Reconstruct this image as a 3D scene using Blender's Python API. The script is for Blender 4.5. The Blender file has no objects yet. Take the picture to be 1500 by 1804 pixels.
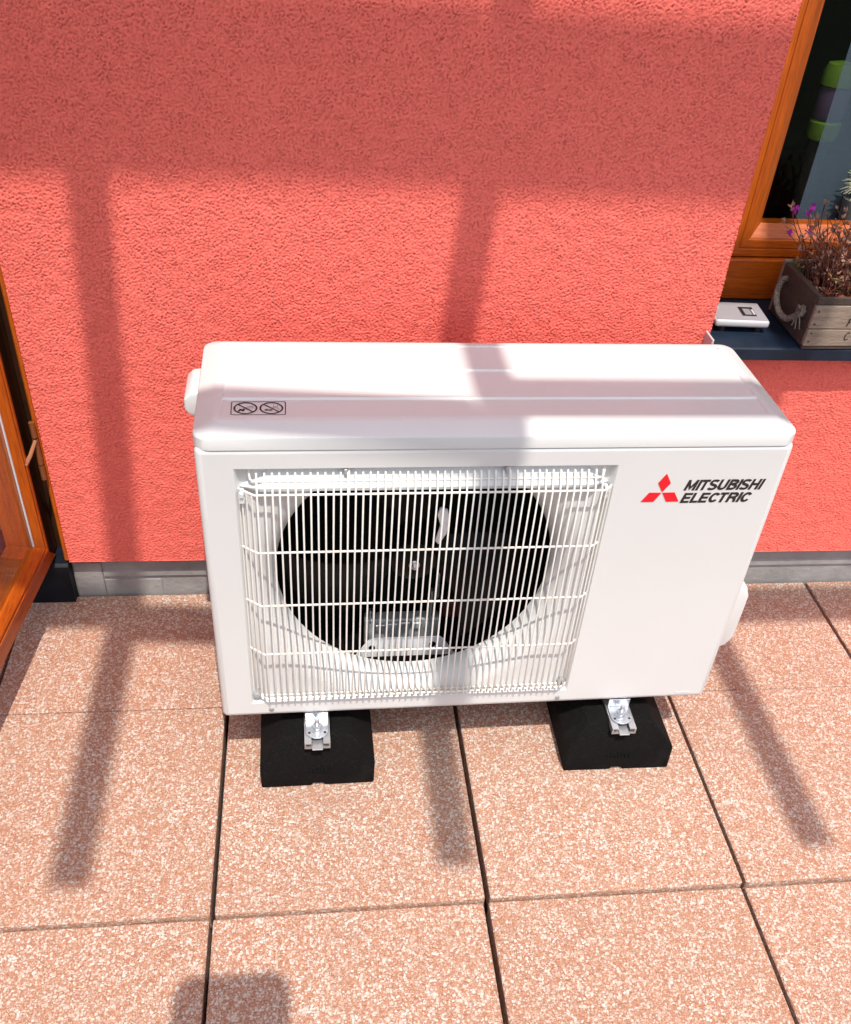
import bpy, bmesh, math, random
import numpy as np
from mathutils import Vector, Matrix
random.seed(7)
RNG = np.random.default_rng(11)
PI = math.pi
S = bpy.context.scene
C = S.collection

# ------------------------------------------------------------------ camera, sky, sun, exposure
cam_d = bpy.data.cameras.new('camera')
cam = bpy.data.objects.new('camera', cam_d); C.objects.link(cam)
_y, _p, _r = 0.1566, 0.6970, 0.0826
fw = Vector((math.sin(_y)*math.cos(_p), math.cos(_y)*math.cos(_p), -math.sin(_p)))
r0 = Vector((math.cos(_y), -math.sin(_y), 0)); u0 = r0.cross(fw)
rt = r0*math.cos(_r) + u0*math.sin(_r); up = -r0*math.sin(_r) + u0*math.cos(_r)
M = Matrix((rt, up, -fw)).transposed().to_4x4(); M.translation = (0.2033, -1.4541, 1.2666)
cam.matrix_world = M
cam_d.sensor_width = 36; cam_d.lens = 1656.0/1804*36; cam_d.shift_y = 0.0667
cam_d.clip_start = 0.02; cam_d.clip_end = 300
S.camera = cam

SUN = Vector((0.065, -0.435, 1.0))
w = bpy.data.worlds.new('World'); S.world = w; w.use_nodes = True
nt = w.node_tree; bg = nt.nodes['Background']
sky = nt.nodes.new('ShaderNodeTexSky'); sky.sky_type = 'NISHITA'; sky.sun_disc = False
sky.sun_elevation = math.atan2(SUN.z, math.hypot(SUN.x, SUN.y)); sky.sun_rotation = math.atan2(SUN.x, SUN.y)
sky.dust_density = 2.5
hs = nt.nodes.new('ShaderNodeHueSaturation'); hs.inputs['Saturation'].default_value = .70
nt.links.new(sky.outputs[0], hs.inputs['Color']); nt.links.new(hs.outputs[0], bg.inputs[0]); bg.inputs[1].default_value = 0.15
sl = bpy.data.lights.new('sun', 'SUN'); sl.energy = 3.2; sl.angle = math.radians(0.53); sl.color = (1.0, 0.94, 0.85)
so = bpy.data.objects.new('sun', sl); C.objects.link(so); so.rotation_euler = SUN.to_track_quat('Z', 'Y').to_euler(); so.location = (0.5, -3, 7)
S.view_settings.view_transform = 'Standard'; S.view_settings.look = 'None'
S.view_settings.gamma = 1; S.view_settings.use_curve_mapping = False
S.view_settings.exposure = 0.50

# ------------------------------------------------------------------ helpers
def link(name, me, mat=None, parent=None):
    o = bpy.data.objects.new(name, me); C.objects.link(o)
    if mat: me.materials.append(mat)
    if parent: o.parent = parent
    return o
def empty(name, label, cat, loc=(0,0,0), rz=0, group=None):
    o = bpy.data.objects.new(name, None); C.objects.link(o); o.location = loc; o.rotation_euler = (0,0,rz)
    o.empty_display_size = .05
    o['label'] = label; o['category'] = cat
    if group: o['group'] = group
    return o
class MB:
    def __init__(s): s.v = []; s.f = []
    def add(s, vs, fs):
        n = len(s.v); s.v += [tuple(v) for v in vs]; s.f += [tuple(i+n for i in f) for f in fs]; return s
    def box(s, x0,x1,y0,y1,z0,z1):
        return s.add([(x0,y0,z0),(x1,y0,z0),(x1,y1,z0),(x0,y1,z0),(x0,y0,z1),(x1,y0,z1),(x1,y1,z1),(x0,y1,z1)],
                     [(3,2,1,0),(4,5,6,7),(0,1,5,4),(1,2,6,5),(2,3,7,6),(3,0,4,7)])
    def tube(s, pts, r, n=6, cap=True):
        pts = [Vector(p) for p in pts]; rs = r if isinstance(r, (list,tuple)) else [r]*len(pts)
        vs = []; fs = []; nrm = None
        for i, p in enumerate(pts):
            t = (pts[min(i+1,len(pts)-1)] - pts[max(i-1,0)]).normalized()
            if nrm is None:
                nrm = t.orthogonal().normalized()
            nrm = (nrm - t*nrm.dot(t)).normalized(); b = t.cross(nrm)
            for k in range(n):
                a = 2*PI*k/n; vs.append(p + (nrm*math.cos(a) + b*math.sin(a))*rs[i])
        for i in range(len(pts)-1):
            for k in range(n):
                fs.append((i*n+k, i*n+(k+1)%n, (i+1)*n+(k+1)%n, (i+1)*n+k))
        if cap: fs += [tuple(range(n-1,-1,-1)), tuple((len(pts)-1)*n+k for k in range(n))]
        return s.add(vs, fs)
    def prism(s, poly, h0, h1, axis='z'):
        # poly of 2D points extruded along an axis; remaining axes in order
        def m(p, h):
            return {'z': (p[0],p[1],h), 'y': (p[0],h,p[1]), 'x': (h,p[0],p[1])}[axis]
        n = len(poly); vs = [m(p,h0) for p in poly] + [m(p,h1) for p in poly]
        fs = [tuple(range(n)), tuple(range(2*n-1,n-1,-1))] + [(i, i+n, (i+1)%n+n, (i+1)%n) for i in range(n)]
        return s.add(vs, fs)
    def lathe(s, prof, c=(0,0,0), axis='y', n=20):
        # prof: (radius, height along the axis)
        vs = []; fs = []
        for r, h in prof:
            for k in range(n):
                a = 2*PI*k/n; q = (r*math.cos(a), r*math.sin(a))
                vs.append({'y': (c[0]+q[0], c[1]+h, c[2]+q[1]), 'z': (c[0]+q[0], c[1]+q[1], c[2]+h), 'x': (c[0]+h, c[1]+q[0], c[2]+q[1])}[axis])
        for i in range(len(prof)-1):
            for k in range(n): fs.append((i*n+k, i*n+(k+1)%n, (i+1)*n+(k+1)%n, (i+1)*n+k))
        fs += [tuple(range(n)), tuple((len(prof)-1)*n+k for k in range(n))]
        return s.add(vs, fs)
    def mesh(s, name, bevel=0, seg=2, smooth=None, fix=True):
        me = bpy.data.meshes.new(name); me.from_pydata(s.v, [], s.f)
        bm = bmesh.new(); bm.from_mesh(me)
        if fix: bmesh.ops.recalc_face_normals(bm, faces=bm.faces[:])
        if bevel:
            es = [e for e in bm.edges if len(e.link_faces)==2 and e.calc_face_angle(0) > .5]
            bmesh.ops.bevel(bm, geom=es, offset=bevel, segments=seg, affect='EDGES', profile=.5, clamp_overlap=True)
        bm.to_mesh(me); bm.free()
        if smooth:
            me.polygons.foreach_set('use_smooth', [True]*len(me.polygons)); me.set_sharp_from_angle(angle=math.radians(smooth))
        return me
    def build(s, name, mat, parent=None, **k):
        return link(name, s.mesh(name, **k), mat, parent)

# ------------------------------------------------------------------ materials
class Mat:
    def __init__(s, name, base=(.5,.5,.5), rough=.5, metal=0, spec=.5):
        s.m = bpy.data.materials.new(name); s.m.use_nodes = True; s.t = s.m.node_tree
        s.b = s.t.nodes['Principled BSDF']; s.set(base, rough, metal, spec); s.tc = None
    def set(s, base, rough, metal, spec):
        s.b.inputs['Base Color'].default_value = (*base, 1); s.b.inputs['Roughness'].default_value = rough
        s.b.inputs['Metallic'].default_value = metal; s.b.inputs['Specular IOR Level'].default_value = spec
    def n(s, typ, **kw):
        x = s.t.nodes.new(typ)
        for k, v in kw.items(): setattr(x, k, v)
        return x
    def l(s, a, b): s.t.links.new(a, b)
    def coords(s, scale=(1,1,1), rnd=False):
        tc = s.n('ShaderNodeTexCoord'); mp = s.n('ShaderNodeMapping'); mp.inputs['Scale'].default_value = scale
        s.l(tc.outputs['Object'], mp.inputs['Vector'])
        if rnd:
            oi = s.n('ShaderNodeObjectInfo'); cx = s.n('ShaderNodeCombineXYZ'); mu = s.n('ShaderNodeMath', operation='MULTIPLY'); mu.inputs[1].default_value = 37.0
            s.l(oi.outputs['Random'], mu.inputs[0]); s.l(mu.outputs[0], cx.inputs[0]); s.l(mu.outputs[0], cx.inputs[1]); s.l(cx.outputs[0], mp.inputs['Location'])
        return mp.outputs[0]
    def noise(s, vec, scale, detail=3, rough=.55, dist=0):
        x = s.n('ShaderNodeTexNoise'); x.inputs['Scale'].default_value = scale; x.inputs['Detail'].default_value = detail
        x.inputs['Roughness'].default_value = rough; x.inputs['Distortion'].default_value = dist; s.l(vec, x.inputs['Vector']); return x
    def ramp(s, fac, stops):
        r = s.n('ShaderNodeValToRGB'); cr = r.color_ramp
        while len(cr.elements) < len(stops): cr.elements.new(.5)
        for e, (p, c) in zip(cr.elements, stops): e.position = p; e.color = (*c, 1)
        s.l(fac, r.inputs[0]); return r.outputs[0]
    def mix(s, fac, a, b, mode='MIX'):
        x = s.n('ShaderNodeMix', data_type='RGBA', blend_type=mode)
        if isinstance(fac, (int,float)): x.inputs[0].default_value = fac
        else: s.l(fac, x.inputs[0])
        for i, q in ((6,a),(7,b)):
            if isinstance(q, tuple): x.inputs[i].default_value = (*q, 1)
            else: s.l(q, x.inputs[i])
        return x.outputs[2]
    def bump(s, h, dist, strength=1, prev=None):
        x = s.n('ShaderNodeBump'); x.inputs['Distance'].default_value = dist; x.inputs['Strength'].default_value = strength
        s.l(h, x.inputs['Height'])
        if prev: s.l(prev, x.inputs['Normal'])
        return x.outputs[0]
    def col(s, c): s.l(c, s.b.inputs['Base Color']); return s
    def nrm(s, c): s.l(c, s.b.inputs['Normal']); return s
    def rgh(s, c): s.l(c, s.b.inputs['Roughness']); return s

def plain(name, base, rough=.5, metal=0, spec=.5, var=.12, scale=30, bump=0, bscale=300):
    m = Mat(name, base, rough, metal, spec); v = m.coords()
    nz = m.noise(v, scale, 4)
    lo = tuple(c*(1-var) for c in base); hi = tuple(min(1,c*(1+var)) for c in base)
    m.col(m.ramp(nz.outputs[0], [(.3,lo),(.7,hi)]))
    if bump: m.nrm(m.bump(m.noise(v, bscale, 3).outputs[0], bump))
    return m.m

def mat_plaster(coarse=False):
    m = Mat('coral_render', (.6,.1,.07), .92, 0, .2); v = m.coords()
    a = m.noise(v, 260, 3, .6); b = m.noise(v, 5, 4); 
    c = m.ramp(a.outputs[0], [(.3,(.85,.163,.127)),(.7,(.92,.203,.160))])
    c = m.mix(m.ramp(b.outputs[0], [(.35,(0,0,0)),(.7,(.35,.35,.35))]), c, (.80,.155,.125))
    m.col(c)
    h = m.bump(m.noise(v, 420, 3, .6).outputs[0], .0012, .8)
    if coarse: h = m.bump(m.noise(v, 130, 2, .5, 1.5).outputs[0], .004, 1, h)
    m.nrm(h); return m.m
def mat_tile():
    m = Mat('exposed_aggregate', (.5,.3,.22), .8, 0, .3); v = m.coords(rnd=True)
    w1 = m.noise(v, 170, 3, .6); vv = m.mix(.0060, v, w1.outputs['Color'], 'ADD')
    w2 = m.noise(v, 420, 2, .6); v2 = m.mix(.0030, v, w2.outputs['Color'], 'ADD')
    def vor(scale, vec):
        x = m.n('ShaderNodeTexVoronoi'); x.inputs['Scale'].default_value = scale; m.l(vec, x.inputs['Vector'])
        sp = m.n('ShaderNodeSeparateColor'); m.l(x.outputs['Color'], sp.inputs[0]); return x.outputs['Distance'], sp.outputs
    def chipmask(dist, rnd, base, rng, soft):
        r_ = m.n('ShaderNodeMath', operation='MULTIPLY_ADD'); m.l(rnd, r_.inputs[0]); r_.inputs[1].default_value = rng; r_.inputs[2].default_value = base
        d_ = m.n('ShaderNodeMath', operation='SUBTRACT'); m.l(r_.outputs[0], d_.inputs[0]); m.l(dist, d_.inputs[1])
        k_ = m.n('ShaderNodeMath', operation='MULTIPLY', use_clamp=True); m.l(d_.outputs[0], k_.inputs[0]); k_.inputs[1].default_value = 1/soft; return k_.outputs[0]
    dA, cA = vor(255, vv); dB, cB = vor(450, v2)
    mA = chipmask(dA, cA[1], .20, .58, .07); mB = chipmask(dB, cB[1], .26, .55, .10)
    pal = [(.0,(.58,.25,.15)),(.18,(.70,.40,.28)),(.34,(.80,.59,.48)),(.55,(.85,.72,.61)),(.78,(.88,.80,.72)),(1,(.92,.89,.84))]
    pal2 = [(.0,(.42,.15,.08)),(.25,(.64,.32,.19)),(.55,(.74,.46,.32)),(.8,(.80,.60,.48)),(1,(.86,.74,.64))]
    ca = m.ramp(cA[0], pal); cb = m.ramp(cB[0], pal2)
    binder = m.ramp(m.noise(v, 520, 3, .65).outputs[0], [(.3,(.34,.125,.075)),(.5,(.58,.28,.18)),(.7,(.76,.46,.34))])
    c = m.mix(mB, binder, cb); c = m.mix(mA, c, ca)
    big = m.noise(v, 7, 3); c = m.mix(m.ramp(big.outputs[0], [(.35,(0,0,0)),(.75,(.2,.2,.2))]), c, (.68,.40,.27))
    fine = m.noise(v, 800, 2); c = m.mix(m.ramp(fine.outputs[0], [(.35,(.25,.25,.25)),(.46,(0,0,0))]), c, (.20,.085,.055))  # dark speckle paints the shadows of fine crevices into the colour
    oi = m.n('ShaderNodeObjectInfo'); c = m.mix(1.0, c, m.ramp(oi.outputs['Random'], [(0,(.95,.94,.93)),(1,(1,1,1))]), 'MULTIPLY')
    st = m.noise(v, 2.6, 5, .65); c = m.mix(m.ramp(st.outputs[0], [(.56,(0,0,0)),(.74,(.22,.22,.22))]), c, (.42,.24,.17))
    m.col(c); m.rgh(m.ramp(cA[2], [(0,(.4,.4,.4)),(1,(.9,.9,.9))]))
    h1 = m.n('ShaderNodeMath', operation='MULTIPLY_ADD'); m.l(mB, h1.inputs[0]); h1.inputs[1].default_value = .5; m.l(fine.outputs[0], h1.inputs[2])
    h2 = m.n('ShaderNodeMath', operation='MULTIPLY_ADD'); m.l(mA, h2.inputs[0]); m.l(cA[2], h2.inputs[1]); m.l(h1.outputs[0], h2.inputs[2])
    m.nrm(m.bump(h2.outputs[0], .0021, 1.0)); return m.m
def mat_wood(name, vertical, dark=(.27,.046,.003), light=(.56,.118,.004), rough=.38, axis=None):
    m = Mat(name, light, rough, 0, .5)
    sc = axis or ((60,60,4) if vertical else (4,60,60))
    v = m.coords(sc, rnd=True); a = m.noise(v, 1.0, 5, .6, .6); v2 = m.coords(tuple(q*4 for q in sc)); b = m.noise(v2, 1.6, 3, .6)
    c = m.ramp(a.outputs[0], [(.25,dark),(.5,tuple((x+y)/2 for x,y in zip(dark,light))),(.72,light)])
    c = m.mix(.35, c, m.ramp(b.outputs[0], [(.35,tuple(x*.7 for x in dark)),(.6,light)]))
    m.col(c); m.nrm(m.bump(b.outputs[0], .0006, .5)); return m.m
def mat_paint():
    m = Mat('ivory_enamel', (.80,.775,.745), .34, 0, .5); v = m.coords()
    a = m.noise(v, 3, 4); m.col(m.ramp(a.outputs[0], [(.3,(.655,.667,.665)),(.7,(.685,.697,.695))]))
    b = m.noise(v, 14, 4); m.rgh(m.ramp(b.outputs[0], [(.3,(.28,.28,.28)),(.7,(.42,.42,.42))]))
    m.nrm(m.bump(m.noise(v, 700, 2).outputs[0], .0002, .35)); return m.m
def mat_glass():
    m = Mat('window_glass'); t = m.t; tr = m.n('ShaderNodeBsdfTransparent'); gl = m.n('ShaderNodeBsdfGlossy'); gl.inputs['Roughness'].default_value = .01
    tr.inputs[0].default_value = (.90,.93,.92,1)
    lw = m.n('ShaderNodeLayerWeight'); pw = m.n('ShaderNodeMath', operation='POWER'); pw.inputs[1].default_value = 5
    m.l(lw.outputs['Facing'], pw.inputs[0]); fr = m.n('ShaderNodeMath', operation='MULTIPLY_ADD'); fr.inputs[1].default_value = .95; fr.inputs[2].default_value = .045
    m.l(pw.outputs[0], fr.inputs[0]); mx = m.n('ShaderNodeMixShader')
    m.l(fr.outputs[0], mx.inputs[0]); m.l(tr.outputs[0], mx.inputs[1]); m.l(gl.outputs[0], mx.inputs[2])
    out = [n for n in t.nodes if n.type == 'OUTPUT_MATERIAL'][0]; m.l(mx.outputs[0], out.inputs[0]); return m.m
def mat_sheer():
    m = Mat('sheer_fabric'); tr = m.n('ShaderNodeBsdfTransparent'); di = m.n('ShaderNodeBsdfDiffuse'); di.inputs[0].default_value = (.12,.16,.21,1)
    mx = m.n('ShaderNodeMixShader'); mx.inputs[0].default_value = .62
    m.l(tr.outputs[0], mx.inputs[1]); m.l(di.outputs[0], mx.inputs[2])
    out = [n for n in m.t.nodes if n.type == 'OUTPUT_MATERIAL'][0]; m.l(mx.outputs[0], out.inputs[0]); return m.m

PL = mat_plaster(); PLC = mat_plaster(True); TILE = mat_tile(); PAINT = mat_paint(); GLASS = mat_glass(); SHEER = mat_sheer()
WV = mat_wood('orange_wood_upright', True); WH = mat_wood('orange_wood_level', False); WY = mat_wood('orange_wood_deep', False, axis=(60,4,60))
WIRE = plain('coated_wire', (.80,.78,.74), .35, var=.03)
BLACKP = plain('black_plastic', (.0028,.0028,.003), .38, spec=.12, var=.2)
DARK = plain('dark_interior', (.003,.003,.003), .8, spec=.05, var=.3)
COIL = plain('coil_fins', (.006,.006,.006), .6, spec=.1)
ZINC = plain('zinc_plate', (.62,.65,.70), .28, .85, var=.15, scale=80, bump=.0003)
ALU = plain('aluminium', (.50,.50,.52), .42, .8, var=.12, scale=60)
STEEL = plain('grey_steel', (.42,.44,.45), .45, .35, var=.25, scale=70)
WHITEM = plain('white_bracket', (.86,.87,.90), .4, var=.06)
def mat_rubber():
    m = Mat('black_rubber', (.005,.005,.005), .8, 0, .12); v = m.coords()
    a = m.noise(v, 620, 2, .6); b = m.noise(v, 22, 4, .6)
    c = m.mix(m.ramp(a.outputs[0], [(.60,(0,0,0)),(.70,(.55,.55,.55))]), (.005,.0045,.0045), (.050,.047,.046))
    c = m.mix(m.ramp(b.outputs[0], [(.55,(0,0,0)),(.75,(.5,.5,.5))]), c, (.020,.018,.017)); m.col(c)
    m.nrm(m.bump(a.outputs[0], .0022, 1)); return m.m
RUBBER = mat_rubber()
DUSTY = plain('dusty_rubber', (.035,.033,.032), .9, spec=.1, var=.5, scale=350, bump=.002, bscale=520)
RED = plain('red_print', (.75,.006,.018), .4, var=.02)
INK = plain('black_print', (.018,.013,.014), .45, var=.05)
INKG = plain('grey_print', (.22,.18,.19), .5, var=.05)
NAVY = plain('navy_sheet_metal', (.010,.019,.036), .42, 0, .25, var=.35, scale=25, bump=.0004, bscale=60)
PLINTH = plain('grey_membrane', (.30,.29,.285), .75, var=.16, scale=18, bump=.0015, bscale=90)
SUBB = plain('dark_subbase', (.012,.010,.009), .95, var=.3)
LAWN = plain('lawn_green', (.022,.034,.010), .95, var=.5, scale=12, bump=.02, bscale=60)
PERG = mat_wood('grey_timber', False, (.16,.12,.09), (.3,.24,.18), .7)
OLDH = mat_wood('weathered_plank', False, (.13,.095,.07), (.34,.27,.21), .8, axis=(14,150,150))
OLDD = mat_wood('shaded_brown_plank', False, (.030,.019,.015), (.080,.054,.042), .8, axis=(90,14,90))  # brown wood with the shade on these crate boards put into its colour
ROPE = plain('hemp_rope', (.17,.14,.115), .9, var=.4, scale=200, bump=.001, bscale=900)
SOIL = plain('potting_soil', (.02,.013,.009), .95, var=.6, scale=120, bump=.004, bscale=260)
STEM = plain('red_brown_stem', (.13,.035,.022), .7, var=.5, scale=40)
LEAFY = plain('gold_green_leaf', (.26,.20,.045), .6, var=.5, scale=60)
LEAFR = plain('rusty_leaf', (.28,.075,.04), .6, var=.45, scale=60)
DRY = plain('dry_calyx', (.40,.22,.15), .8, var=.4, scale=90)
MAGENTA = plain('magenta_petal', (.38,.02,.36), .5, var=.2, scale=200)
WHITEP = plain('white_plastic', (.52,.51,.53), .35, var=.03)
SCREEN = plain('dark_screen', (.02,.02,.022), .2, var=.1)
GREYP = plain('grey_key', (.25,.24,.26), .4, var=.1)
LIME = plain('lime_plastic', (.13,.25,.022), .45, var=.08)
LILAC = plain('lilac_plastic', (.10,.07,.13), .5, var=.1)
AIRP = plain('pale_airplant', (.66,.68,.50), .7, var=.25, scale=60)
ROOMW = plain('room_wall', (.30,.26,.15), .9, var=.08)
ROOMD = plain('room_dark', (.008,.006,.005), .8, var=.3, scale=4)
ROOMG = plain('room_grey', (.16,.165,.17), .7, var=.1)
BRICKW = mat_wood('brown_boards', False, (.075,.040,.028), (.15,.085,.06), .6)

# ------------------------------------------------------------------ ground and terrace
ZP = 0.0969
g = MB().add([(-60,-60,-.06),(60,-60,-.06),(60,60,-.06),(-60,60,-.06)], [(0,1,2,3)]).build('ground', LAWN); g['kind'] = 'structure'
ter = MB().add([(-2.4,-1.94,-.045),(3.75,-1.94,-.045),(4.2,.3,-.045),(-2.6,.3,-.045)], [(0,1,2,3)]).build('terrace', SUBB); ter['kind'] = 'structure'
SZ, TX, TY = 0.4062, 0.0504, -0.2962
def tile_mesh(wx, wy):
    return MB().box(-wx/2,wx/2,-wy/2,wy/2,-.04,0).mesh('tile', bevel=.0018, seg=1)
full = tile_mesh(SZ-.0072, SZ-.0034); cut = tile_mesh(SZ-.0072, TY*-1+.012-.0016)
for me in (full, cut): me.materials.append(TILE)
for j in range(4):
    for k in range(-6, 9):
        o = bpy.data.objects.new('tile', cut if j == 0 else full); C.objects.link(o); o.parent = ter
        y = (TY+.012)/2 if j == 0 else TY - (j-.5)*SZ
        dz = 0 if j < 2 else -.0075
        o.location = (TX+(k+.5)*SZ + random.uniform(-.0006,.0006) + (0 if j < 2 else -.002), y, dz + random.uniform(-.0007,.0007))
        o.rotation_euler = (random.uniform(-.0012,.0012), random.uniform(-.0012,.0012), random.uniform(-.0012,.0012))

# ------------------------------------------------------------------ house
house = empty('house', 'coral red rendered house wall with orange-brown wooden window and door frames', 'house')
XW, XD, ZS = 0.8929, -0.257, 0.5485
def bandnoise(nx, nz, cell, lam, bw, seed):
    r = np.random.default_rng(seed); f = np.fft.rfft2(r.standard_normal((nz, nx)))
    kz = np.fft.fftfreq(nz, cell)[:,None]; kx = np.fft.rfftfreq(nx, cell)[None,:]
    k = np.sqrt(kx*kx + kz*kz) + 1e-9
    f *= np.exp(-(np.log(k*lam)/bw)**2); h = np.fft.irfft2(f, s=(nz, nx)); return h/h.std()
def dense_wall(name, x0, x1, z0, z1, cell, seed, skip=None):
    nx = int((x1-x0)/cell)+1; nz = int((z1-z0)/cell)+1
    a = bandnoise(nx, nz, cell, .0056, .80, seed); b = bandnoise(nx, nz, cell, .0038, .45, seed+1); c = bandnoise(nx, nz, cell, .045, .6, seed+2)
    d = bandnoise(nx, nz, cell, .30, .5, seed+3); e = bandnoise(nx, nz, cell, .0135, .5, seed+4)
    m = (a*.85 + b*.35 + e*.12)*(1 + .22*np.clip(c,-1.5,1.5)) + .15*c
    h = np.minimum(m, .35)*.00034 - np.maximum(0, -m-.25)**.85*.00130 + b*.00017 + c*.0002 + d*.0004
    X, Z = np.meshgrid(np.linspace(x0,x1,nx), np.linspace(z0,z1,nz))
    co = np.stack([X, -h, Z], -1).reshape(-1,3)
    idx = np.arange(nx*nz).reshape(nz,nx)
    q = np.stack([idx[:-1,:-1], idx[:-1,1:], idx[1:,1:], idx[1:,:-1]], -1).reshape(-1,4)
    if skip:
        cx = (X[:-1,:-1]+X[1:,1:])/2; cz = (Z[:-1,:-1]+Z[1:,1:])/2
        q = q[~skip(cx,cz).reshape(-1)]
    me = bpy.data.meshes.new(name); me.vertices.add(len(co)); me.vertices.foreach_set('co', co.ravel())
    me.loops.add(q.size); me.loops.foreach_set('vertex_index', q.ravel()); me.polygons.add(len(q))
    me.polygons.foreach_set('loop_start', np.arange(0,q.size,4)); me.polygons.foreach_set('use_smooth', np.ones(len(q), bool))
    me.update(calc_edges=True); return me
wallm = link('render_coat', dense_wall('render_coat', XD, 1.50, ZP, 1.45, .0016, 5, lambda x,z: (x>XW)&(z>ZS)), PL, house)
ed = MB()
for x0,x1,z0,z1 in [(XD,XW,1.45,4.0),(XW,2.1,2.0,4.0),(2.1,4.2,ZP,4.0),(1.5,2.1,ZP,ZS),(-4,-1.25,ZP,4.0),(-1.25,XD,2.15,4.0)]:
    ed.add([(x0,0,z0),(x1,0,z0),(x1,0,z1),(x0,0,z1)], [(0,1,2,3)])
# bottom return of the render coat, reveals of the window and the door
ed.add([(XD,-.0012,ZP),(4.2,-.0012,ZP),(4.2,.03,ZP),(XD,.03,ZP)], [(0,1,2,3)])
ed.add([(XW,0,ZS),(XW,.3,ZS),(XW,.3,2.0),(XW,0,2.0)], [(0,1,2,3)])
ed.add([(2.1,0,ZS),(2.1,.3,ZS),(2.1,.3,2.0),(2.1,0,2.0)], [(0,1,2,3)])
ed.add([(XW,0,2.0),(2.1,0,2.0),(2.1,.3,2.0),(XW,.3,2.0)], [(0,1,2,3)])
ed.add([(XD,0,ZP),(XD,.3,ZP),(XD,.3,2.15),(XD,0,2.15)], [(0,1,2,3)])
ed.build('render_coat_edge', PLC, house, fix=False)
MB().box(XD+.004,XW-.004,.035,.28,-.04,4.0).box(XW-.004,4.2,.035,.28,-.04,ZS-.02).box(2.104,4.2,.035,.28,ZS-.02,4.0).box(XW-.004,2.104,.035,.28,2.01,4.0).box(-4,-1.26,.035,.28,-.04,4.0).build('masonry', PLINTH, house)
MB().box(-3.9,4.1,3.0,3.1,-.04,3.9).box(-3.9,-3.8,.28,3.0,-.04,3.9).box(4.0,4.1,.28,3.0,-.04,3.9).box(-3.9,4.1,.0,3.1,4.001,4.06).build('room_shell', ROOMD, house)
MB().box(-3.9,4.1,.29,3.0,.05,.09).build('room_floor', ROOMD, house)
# plinth with its overlapping membrane strips
pl = MB().box(-.262,4.2,.0205,.0345,-.04,ZP-.0002).build('plinth', PLINTH, house)
MB().prism([(.0203,.0595),(.0165,.056),(.0165,.0455),(.0203,.0440)], -.203, 4.2, 'x').build('membrane_strip', PLINTH, pl)
MB().box(-.258,-.2045,.0155,.0203,-.03,.0805).build('membrane_end', PLINTH, pl, bevel=.002, seg=2)
MB().box(-.2035,-.094,.0180,.0203,-.03,.0355).build('membrane_patch', PLINTH, pl, bevel=.0008, seg=1)

# window sill
MB().prism([(-.034,.5485),(-.034,.569),(-.030,.5715),(.165,.579),(.165,.560),(-.026,.5545),(-.026,.5485)], XW-.004, 2.13, 'x').build('window_sill', NAVY, house, bevel=.0012, seg=2)
MB().box(XW-.0085,XW-.0045,-.0345,.002,.5475,.586).build('sill_end_cap', WHITEP, house, bevel=.001, seg=1)
# window: fixed frame, sash with bevelled bead, pane
win = empty('window', '', ''); del win['label']; del win['category']; win.parent = house
YF, YS, YG = .150, .158, .181
fr = MB().box(XW+.001,2.099,YF,.215,.5795,.6545).build('frame', WH, win, bevel=.003, seg=2)
MB().box(XW+.001,.958,YF+.001,.215,.6547,1.999).build('frame_post', WV, win, bevel=.002, seg=1)
MB().box(2.04,2.099,YF+.001,.215,.6547,1.999).build('frame_post', WV, win, bevel=.002, seg=1)
def mitre(name, pts4, prof, mat):
    # sash member: profile (inset from the outer edge towards the pane, y), along an edge with mitred ends
    (ax,az,adx,adz),(bx,bz,bdx,bdz) = pts4
    vs = [(ax+adx*q, y, az+adz*q) for q,y in prof] + [(bx+bdx*q, y, bz+bdz*q) for q,y in prof]
    n = len(prof); fs = [(i,i+1,n+i+1,n+i) for i in range(n-1)] + [tuple(range(n)), tuple(range(2*n-1,n-1,-1)), (n-1,0,n,2*n-1)]
    return MB().add(vs, fs).build(name, mat, win)
SX0, SX1, SZ0, SZ1 = .962, 2.036, .6565, 1.99
prof = [(0,.20),(0,YS+.002),(.002,YS),(.0135,YS),(.0145,YS+.0016),(.0165,YS+.0016),(.0175,YS),(.030,YS),(.031,YS+.002),(.0340,YS+.003),(.054,YG-.001),(.056,.20)]
mitre('sash_stile', [(SX0,SZ0,1,1),(SX0,SZ1,1,-1)], prof, WV)
mitre('sash_rail', [(SX0,SZ0,1,1),(SX1,SZ0,-1,1)], prof, WH)
mitre('sash_stile', [(SX1,SZ0,-1,1),(SX1,SZ1,-1,-1)], prof, WV)
mitre('sash_rail', [(SX0,SZ1,1,-1),(SX1,SZ1,-1,-1)], prof, WH)
MB().add([(SX0+.05,YG,SZ0+.05),(SX1-.05,YG,SZ0+.05),(SX1-.05,YG,SZ1-.05),(SX0+.05,YG,SZ1-.05)], [(0,1,2,3)]).build('pane', GLASS, win, fix=False)
MB().box(XW,2.1,.222,.42,.60,.615).build('inner_sill', ROOMD, house)

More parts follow.
